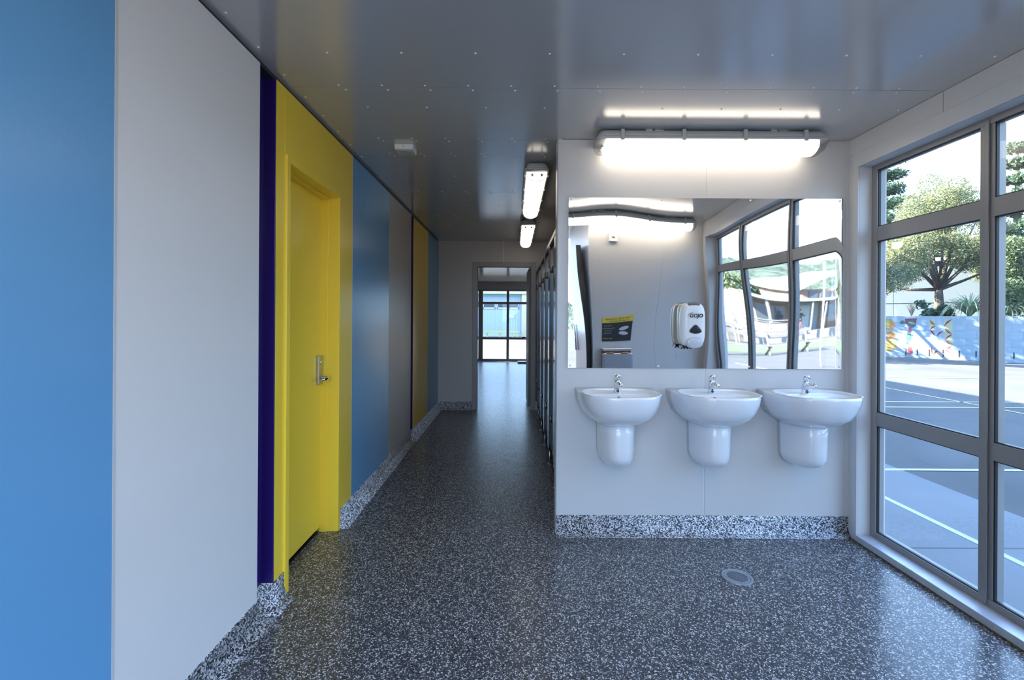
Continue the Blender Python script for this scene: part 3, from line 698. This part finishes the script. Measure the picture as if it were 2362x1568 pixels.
def tree(name, base, trunk_r, crown, n, size, lm, label, seed, shell=.5, fork=6, trunk_h=.5):
    r = empty(name, tuple(base), label, 'tree', 'trees seen through the window')
    rnd = random.Random(seed); base = Vector(base)
    cen = sum((Vector(c[:3]) for c in crown), Vector())/len(crown)
    top = base.lerp(Vector((cen.x, cen.y, cen.z)), trunk_h)
    M().tube([base, base.lerp(top, .5)+Vector((rnd.uniform(-.1, .1), 0, 0)), top], [trunk_r, trunk_r*.8, trunk_r*.62], 9).build('trunk', BARK, r)
    for c in rnd.sample(crown, min(fork, len(crown))):
        c_ = Vector(c[:3]); m1 = top.lerp(c_, .5)+Vector((rnd.uniform(-.2, .2), rnd.uniform(-.2, .2), -.15*rnd.random()))
        M().tube([top-Vector((0, 0, .15)), m1, c_+Vector((0, 0, .2))], [trunk_r*.5, trunk_r*.3, trunk_r*.1], 6).build('branch', BARK, r)
    o = leaves(crown, n, size, seed, shell).build('foliage', lm, r); o['kind'] = 'stuff'
    return r
def clus(pxs, Y, seed, dr_=.8):
    rnd = random.Random(seed); out = []
    for px, py, r_ in pxs:
        Yk = Y+rnd.uniform(-dr_, dr_); p = at(px, py, Yk); out.append((p.x, p.y, p.z, r_*Yk/1060))
    return out
rnd = random.Random(3)
# pohutukawa-like spreading tree
pts = []
for _ in range(84):
    u = rnd.uniform(-1, 1); v = rnd.uniform(0, 1)
    px = 2168+u*150; lo = 655-35*(1-u*u)+abs(u)*15; hi = 405+abs(u)**1.6*150 + (60 if u < -.5 else 0)
    pts.append((px, lo+(hi-lo)*v, rnd.uniform(22, 38)))
tree('spreading_tree', at(2167, 722, 19.5), .19, clus(pts, 19.6, 5, 1.6), 100000, .048, OLV, 'broad olive green tree with dark trunk above the mural wall', 11, trunk_h=.36, fork=12)
pts = []
for _ in range(40):
    u = rnd.uniform(-1, 1); v = rnd.uniform(0, 1)
    px = 2440+u*145; pts.append((px, 690-v*(250-120*abs(u)), rnd.uniform(20, 34)))
tree('leaning_tree', at(2385, 728, 17.2), .20, clus(pts, 17.4, 6, 1.4), 50000, .052, MGR, 'tree with bare leaning branches at the right edge of the window', 12, fork=12, trunk_h=.45)
def pine(px0, py0, ptop, Y, tiers, name, lab, seed, spread):
    r = empty(name, tuple(at(px0, py0, Y)), lab, 'tree', 'trees seen through the window')
    b = at(px0, py0, Y); t = at(px0, ptop, Y)
    M().tube([b, b.lerp(t, .5), t], [.35, .25, .05], 8).build('trunk', BARK, r)
    cl = []; rn = random.Random(seed)
    for k in range(tiers):
        f = k/(tiers-1); c = b.lerp(t, .25+.75*f)
        for a_ in range(6):
            th = a_*PI/3+k; L_ = spread*(1-.72*f)*rn.uniform(.6, 1.1)
            M_ = c + Vector((math.cos(th)*L_, math.sin(th)*L_, L_*.12))
            for q in (.45, .75, 1): p = c.lerp(M_, q); cl.append((p.x, p.y, p.z, spread*.17))
            if k % 2 == 0: M().tube([c, M_], [.08, .02], 5).build('branch', BARK, r)
    o = leaves(cl, 9000, .20, seed, .3, 1.6).build('foliage', DGR, r); o['kind'] = 'stuff'
pine(2042, 740, 375, 40, 9, 'pine_tree', 'dark layered pine at the left edge of the window', 21, 3.3)
pine(2345, 740, 345, 34, 9, 'pine_tree', 'dark pine rising behind the leaning tree', 22, 2.6)
pts = [(2060+k*13, 470-8*math.sin(k)-abs(k-4)*-3, 26) for k in range(9)] + [(2050+k*18, 520, 30) for k in range(8)] + [(2050+k*20, 580, 34) for k in range(14)] + [(2060+k*24, 640, 32) for k in range(12)]
tree('conifer', at(2110, 735, 44), .3, clus(pts, 44, 9, 2), 9000, .24, DGR, 'dark bushy conifers behind the spreading tree', 23)
for k_, (tx, ty) in enumerate(((8.6, 21.2), (10.2, 18.6))):
    rn = random.Random(70+k_); cl = [(tx+rn.uniform(-1.9, 1.9), ty+rn.uniform(-1.9, 1.9), rn.uniform(1.6, 6.0), rn.uniform(.5, .8)) for _ in range(26)]
    tree('yard_tree', (tx, ty, GZ), .16, cl, 15000, .09, OLV, ('tree at the left end of the mural wall, hidden behind the basin wall', 'nearer yard tree that dapples the mural wall')[k_], 75+k_, trunk_h=.4, fork=8)
# low plants in the bed
def bladeplant(base, n, L_, wd, m1, name, lab, seed, spread=1.0, cat='plant'):
    r_ = random.Random(seed); m_ = M(); base = Vector(base)
    for _ in range(n):
        th = r_.uniform(0, 2*PI); out = r_.uniform(.15, 1)**.7*spread; ln = L_*r_.uniform(.6, 1.1)
        d = Vector((math.cos(th), math.sin(th), 0)); sd_ = Vector((-d.y, d.x, 0))
        pr = []
        for k in range(6):
            t = k/5; p = base + d*(ln*out*t**1.3) + Z_*(ln*(t-.92*out*t*t*t)) ; pr.append((p-sd_*wd*(1-t)**.6, p+sd_*wd*(1-t)**.6))
        i0 = len(m_.v)
        for a_, b_ in pr: m_.v += [tuple(a_), tuple(b_)]
        for k in range(5): m_.f.append((i0+2*k, i0+2*k+1, i0+2*k+3, i0+2*k+2)); m_.sm.append(False)
    o = m_.build(name, m1); return tag(o, lab, cat, kind='stuff')
FLX = leafmat('flax_leaves', (.16, .22, .12), (.40, .45, .26), .2)
def behind(px, off, z=1.42):
    s = s_of(px); p = onwall(s, z, -off); return p
bladeplant(behind(2232, .55), 170, 1.45, .028, FLX, 'flax_plant', 'large arching flax plant above the mural wall', 31, 1.25)
bladeplant(behind(2330, .5), 140, 1.1, .026, FLX, 'flax_plant', 'drooping flax clump seen through the right-hand pane', 32, 1.2)
bladeplant(behind(2098, .4), 70, .75, .012, leafmat('dry_grass', (.28, .24, .15), (.5, .46, .34), .2), 'grass_tuft', 'thin dry grass tuft on top of the mural wall', 33, .45)
for px, py, rr, lab, sd_ in ((2140, 718, 14, 'small dark bush between grass tuft and tree trunk', 41), (2165, 722, 12, 'low leafy shrub at the foot of the tree trunk', 42), (2350, 700, 34, 'dense green shrub behind the right-hand flax', 43)):
    p = behind(px, .6); cl = [(p.x+random.uniform(-.25, .25), p.y+random.uniform(-.25, .25), p.z+random.uniform(0, .5)*rr/14, .25*rr/14) for _ in range(7)]
    o = leaves(cl, 1500, .07, sd_, .3).build('shrub', MGR if sd_ != 41 else DGR); tag(o, lab, 'shrub', kind='stuff')

# ---------------- building across the far yard
fb = empty('school_building', (-3, 36, GZ), 'long pale blue building with high windows beyond the far doorway', 'building')
CB = mat('cladding_blue', (.40, .47, .56), .6); n_ = CB.node_tree
wv = n_.nodes.new('ShaderNodeTexWave'); wv.inputs['Scale'].default_value = 1.6; wv.inputs['Distortion'].default_value = 0
tcc = n_.nodes.new('ShaderNodeTexCoord'); bpn = n_.nodes.new('ShaderNodeBump'); bpn.inputs['Distance'].default_value = .02
n_.links.new(tcc.outputs['Object'], wv.inputs[0]); n_.links.new(wv.outputs['Fac'], bpn.inputs['Height']); n_.links.new(bpn.outputs[0], n_.nodes['Principled BSDF'].inputs['Normal'])
CRE = mat('cream_paint', (.62, .50, .30), .6); WH = mat('white_trim', (.55, .55, .54), .5)
B(-14, .62, 36, 44, GZ+.1, 3.05).build('cladding', CB, fb); B(-14.3, 1.4, 35.4, 44, 3.16, 3.42).build('roof_eave', CRE, fb); B(-14, .62, 35.9, 44, 3.0, 3.16).build('fascia', mat('teal_paint', (.22, .50, .55), .6), fb)
B(.62, 1.6, 35.5, 44, GZ, 3.16).build('corner_wall', CRE, fb); B(-14, .62, 35.9, 36, GZ, GZ+.14).build('plinth', WH, fb)
for a_, b_ in ((-4.6, -3.4), (-3.3, -2.45), (-2.35, -1.5), (-1.25, -.35), (-.3, .35)):
    f_ = M().box(a_-.05, b_+.05, 35.93, 36, 2.0, 2.12).box(a_-.05, b_+.05, 35.93, 36, 2.42, 2.5).box(a_-.05, a_, 35.93, 36, 2.0, 2.5).box(b_, b_+.05, 35.93, 36, 2.0, 2.5).build('window_frame', WH, fb)
    B(a_, b_, 35.97, 35.985, 2.12, 2.42).build('pane', mat('dark_pane', (.03, .04, .06), .08), f_)
B(-.35, .05, 35.96, 36, 1.28, 1.58).build('sign', WH, fb)
bn = empty('bench', (-1, 34.2, GZ), 'pale yellow slatted bench in front of the distant blue wall', 'bench')
BY = mat('bench_yellow', (.48, .45, .20), .6)
for k in range(3): B(-2.2, .42, 34.0+k*.15, 34.12+k*.15, .28, .33).build('slat', BY, bn)
B(-2.2, .42, 33.98, 34.0, .18, .30).build('apron', BY, bn)
for x in (-2.0, -1.05, -.1, .3): B(x-.05, x+.05, 34.02, 34.4, GZ, .28).build('leg', BY, bn)

# ---------------- what the mirror shows behind the camera
def atm(px, py, Yv): # mirrored point
    p = at(px, py, Yv); return Vector((p.x, 2*YB-Yv, p.z))
GRASS = mat('grass', (.10, .16, .06), .9, bump=.6, bscale=30, vary=.25, vscale=3, bdist=.02)
tag(B(4, 26, -26, -18.3, GZ, GZ+.03).build('lawn', GRASS), 'strip of lawn behind the long bench in the mirror', 'grass', kind='structure')
DW = mat('grey_timber', (.16, .15, .15), .8, vary=.3)
pb = empty('picnic_bench', (11.5, -16.5, GZ), 'long dark timber bench with back rail, seen in the mirror', 'bench')
for y0, y1, z in ((-16.75, -16.65, .62), (-16.75, -16.65, .78)): B(8.4, 14.2, y0, y1, z, z+.12).build('back_rail', DW, pb)
for k in range(3): B(8.4, 14.8, -16.5+k*.16, -16.36+k*.16, .26, .31).build('seat_plank', DW, pb)
for x in (9.4, 12.1, 14.0):
    M().tube([(x, -16.15, GZ), (x, -16.75, .9)], .06, 6).build('leg', DW, pb); M().tube([(x, -16.75, GZ), (x, -16.1, .28)], .06, 6).build('leg', DW, pb)
WHH = mat('hall_white', (.22, .22, .225), .5)
sb = empty('school_hall', (24, -34, GZ), 'white roofed school building with veranda in the mirror', 'building')
BR = mat('brown_cladding', (.17, .12, .09), .7); TEAL = mat('verdigris_edge', (.40, .62, .58), .5); GB = mat('grey_blue_cladding', (.18, .22, .25), .7)
B(17.6, 40, -31.2, -30.8+1.6, GZ, .42).build('terrace', WHH, sb)
B(19.0, 40, -38, -31.2, .42, 3.0).build('wall', BR, sb)
for a_, b_ in ((19.3, 20.3), (20.5, 21.2), (24.6, 26.0)): 
    f_ = B(a_-.06, b_+.06, -31.2, -31.12, 1.2, 2.5).build('window_frame', WHH, sb); B(a_, b_, -31.12, -31.10, 1.27, 2.43).build('pane', mat('dark_pane_b', (.05, .06, .08), .1), f_)
B(21.6, 24.2, -31.2, -31.1, .42, 2.8).build('wall_panel', GB, sb); B(19.0, 21.5, -31.2, -31.12, .42, 1.1).build('wall_panel', WHH, sb)
B(22.2, 23.2, -31.1, -31.05, .42, 2.55).build('door', mat('door_grey', (.30, .36, .40), .5), sb)
B(17.2, 41, -31.3, -28.6, 2.9, 3.0).build('veranda_roof', WHH, sb); B(17.2, 41, -28.65, -28.55, 2.84, 3.05).build('gutter', TEAL, sb)
lo = []
for k in range(21):
    t = k/20; x = 23.2+t*16; z = 4.2+1.9*math.sin(min(1, t*2.4)*PI*.62)
    lo.append([(x, -33, z), (x, -38, z+.6), (x, -38, z+.35), (x, -33, z-.2)])
M().loft(lo, smooth=False).build('curved_roof', WHH, sb)
B(24.0, 40, -38, -33.6, 3.0, 4.3).build('upper_wall', BR, sb)
for k in range(5): B(24.6+k*1.4, 25.6+k*1.4, -33.6, -33.5, 3.3, 4.1).build('upper_window', mat('dark_pane_c', (.05, .06, .08), .1), sb)
for k in range(9): B(17.5+k*1.5, 17.6+k*1.5, -28.8, -28.7, .42, 2.9).build('post', WHH, sb)
rl = M()
for z in (.8, 1.1, 1.35): rl.box(14, 21, -28.75, -28.70, z, z+.05)
rl.build('railing', WHH, sb)
for k in range(9):
    x = 12.3+k*.42; tag(M().tube([(x, -28+random.uniform(-.6, .6), GZ), (x, -28, 1.2+random.uniform(0, 1.2))], .07, 7).build('playground_post', mat('post_timber', (.45, .38, .30), .8) if k == 0 else bpy.data.materials['post_timber']), 'pale timber playground post in the mirror', 'post', 'timber posts by the lawn')
tag(M().tube([(10.1, -9.2, GZ), (9.9, -9.2, 3.4)], .03, 8).build('white_pole', WH), 'thin white pole in front of the school building in the mirror', 'pole')
# wooded hills all round the back
def hill(name, cx_, cy_, wx, wy, hgt, seed, lab, ang):
    nx_, ny_ = 110, 34; v_ = []; f2 = []
    ca, sa = math.cos(ang), math.sin(ang)
    for j in range(ny_+1):
        for i in range(nx_+1):
            u = i/nx_*2-1; t = j/ny_
            x = u*wx; y = t*wy
            z = hgt*(t**.8)*(.72+.25*math.sin(u*3.1+seed)+.12*math.sin(u*9+seed*2)) + 1.6*noise.noise(Vector((x*.22+seed, y*.22, 0)))+.9*noise.noise(Vector((x*.6, y*.6, seed)))
            if j == ny_: z = -2
            v_.append((cx_+x*ca-y*sa, cy_+x*sa+y*ca, z+GZ-.4*(j == 0)))
    for j in range(ny_):
        for i in range(nx_):
            a_ = j*(nx_+1)+i; f2.append((a_, a_+1, a_+nx_+2, a_+nx_+1))
    return tag(M().add(v_, f2, False).build(name, bpy.data.materials.get('hill_forest') or mat('hill_forest', (.035, .055, .04), .95, vary=.55, vscale=.35, bump=1, bscale=.8, bdist=1.5)), lab, 'hill', kind='structure')
hill('wooded_hill', 95, -110, 130, 60, 34, 1.7, 'forested hill behind the school seen in the mirror', math.radians(180+40))
for i in range(7):
    px = 1655+i*22; p = atm(px, 738, 52+i*2); p.z = GZ
    cl = [(p.x+random.uniform(-2, 2), p.y+random.uniform(-2, 2), 2+random.uniform(0, 3.5), 1.7) for _ in range(7)]
    r = empty('bushy_tree', tuple(p), 'dark bushy tree at the foot of the hill in the mirror', 'tree', 'trees below the hill in the mirror')
    M().tube([p, (p.x, p.y, 3)], [.3, .15], 6).build('trunk', BARK, r); o = leaves(cl, 1500, .45, 60+i, .4).build('foliage', MGR, r); o['kind'] = 'stuff'
# person by the far door, seen in the mirror
px_, py_ = 21.6, -29.9; z_ = .42
pe = empty('person', (px_, py_, z_), 'person in dark patterned top and red trousers standing by the school door in the mirror', 'person')
def skin(name, joints, edges, m_, root=0, sub=2):
    me = bpy.data.meshes.new(name); me.from_pydata([j[0] for j in joints], edges, []); me.materials.append(m_)
    o = bpy.data.objects.new(name, me); C.objects.link(o); o.parent = pe
    sk = o.modifiers.new('skin', 'SKIN'); 
    for i, j in enumerate(joints): me.skin_vertices[0].data[i].radius = (j[1], j[1])
    me.skin_vertices[0].data[root].use_root = True
    s_ = o.modifiers.new('sub', 'SUBSURF'); s_.levels = sub; s_.render_levels = sub
    sk.use_smooth_shade = True
    return o
SK = mat('skin', (.55, .33, .24), .5); RT = mat('red_trousers', (.50, .05, .09), .7); PT_ = mat('patterned_top', (.06, .055, .065), .7, vary=.9, vscale=25); HR = mat('dark_hair', (.04, .025, .02), .6)
def mkskin(name, joints, edges, m_):
    me = bpy.data.meshes.new(name); me.from_pydata([j[0] for j in joints], edges, []); me.materials.append(m_)
    o = bpy.data.objects.new(name, me); C.objects.link(o); o.parent = pe
    sk = o.modifiers.new('skin', 'SKIN'); sk.use_smooth_shade = True
    if not me.skin_vertices: return o
    for i, j in enumerate(joints): me.skin_vertices[0].data[i].radius = (j[1], j[1])
    me.skin_vertices[0].data[0].use_root = True
    s_ = o.modifiers.new('sub', 'SUBSURF'); s_.levels = 2; s_.render_levels = 2
    return o
mkskin('body', [((0, 0, .92), .12), ((0, 0, 1.12), .11), ((0, 0, 1.34), .13), ((0, 0, 1.45), .06), ((0, .0, 1.52), .055), ((0, .01, 1.60), .085), ((0, .01, 1.68), .07),
   ((.17, 0, 1.40), .055), ((.30, .05, 1.18), .042), ((.46, .16, 1.22), .030), ((.53, .19, 1.24), .022), ((-.17, 0, 1.40), .055), ((-.22, .02, 1.12), .042), ((-.16, .14, .98), .03), ((-.13, .2, .97), .022),
   ((.09, 0, .86), .085), ((.10, .02, .48), .06), ((.10, 0, .09), .04), ((.11, .10, .03), .035), ((-.09, 0, .86), .085), ((-.10, .02, .48), .06), ((-.10, 0, .09), .04), ((-.11, .10, .03), .035)],
   [(0,1),(1,2),(2,3),(3,4),(4,5),(5,6),(2,7),(7,8),(8,9),(9,10),(2,11),(11,12),(12,13),(13,14),(0,15),(15,16),(16,17),(17,18),(0,19),(19,20),(20,21),(21,22)], SK)
def ring_loft(name, secs, m_):
    M_ = M().loft([[(px_+cx2+rx*math.cos(2*PI*k/16), py_+cy2+ry*math.sin(2*PI*k/16), z_+z) for k in range(16)] for z, cx2, cy2, rx, ry in secs]); return M_.build(name, m_, pe)
ring_loft('top', [(.78, 0, 0, .20, .15), (.95, 0, 0, .185, .145), (1.12, 0, 0, .16, .13), (1.32, 0, 0, .19, .145), (1.42, 0, 0, .16, .11), (1.47, 0, 0, .07, .07)], PT_)
for s_ in (-1, 1): ring_loft('trouser_leg', [(.10, .10*s_, 0, .065, .07), (.48, .10*s_, .02, .08, .085), (.80, .09*s_, 0, .105, .12), (.86, .085*s_, 0, .10, .12)], RT)
for s_, pts_ in ((1, [(.15, 0, 1.41), (.30, .05, 1.18), (.42, .13, 1.21)]), (-1, [(-.15, 0, 1.41), (-.22, .02, 1.12), (-.18, .1, 1.02)])):
    M().tube([(px_+a_, py_+b_, z_+c_) for a_, b_, c_ in pts_], [.07, .058, .045], 10).build('sleeve', PT_, pe)
ring_loft('hair', [(1.50, 0, -.05, .06, .04), (1.58, 0, -.045, .095, .075), (1.66, 0, -.02, .095, .095), (1.73, 0, -.005, .07, .08), (1.765, 0, 0, .025, .03)], HR)
fc = M()
for sx_ in (-.03, .03): fc.obox((px_+sx_, py_+.092, z_+1.625), X_, Y_, Z_, .012, .006, .006)
fc.obox((px_, py_+.10, z_+1.595), X_, Y_, Z_, .010, .014, .016); fc.obox((px_, py_+.092, z_+1.56), X_, Y_, Z_, .022, .005, .005)
fc.build('face', mat('face_features', (.18, .07, .06), .6), pe)
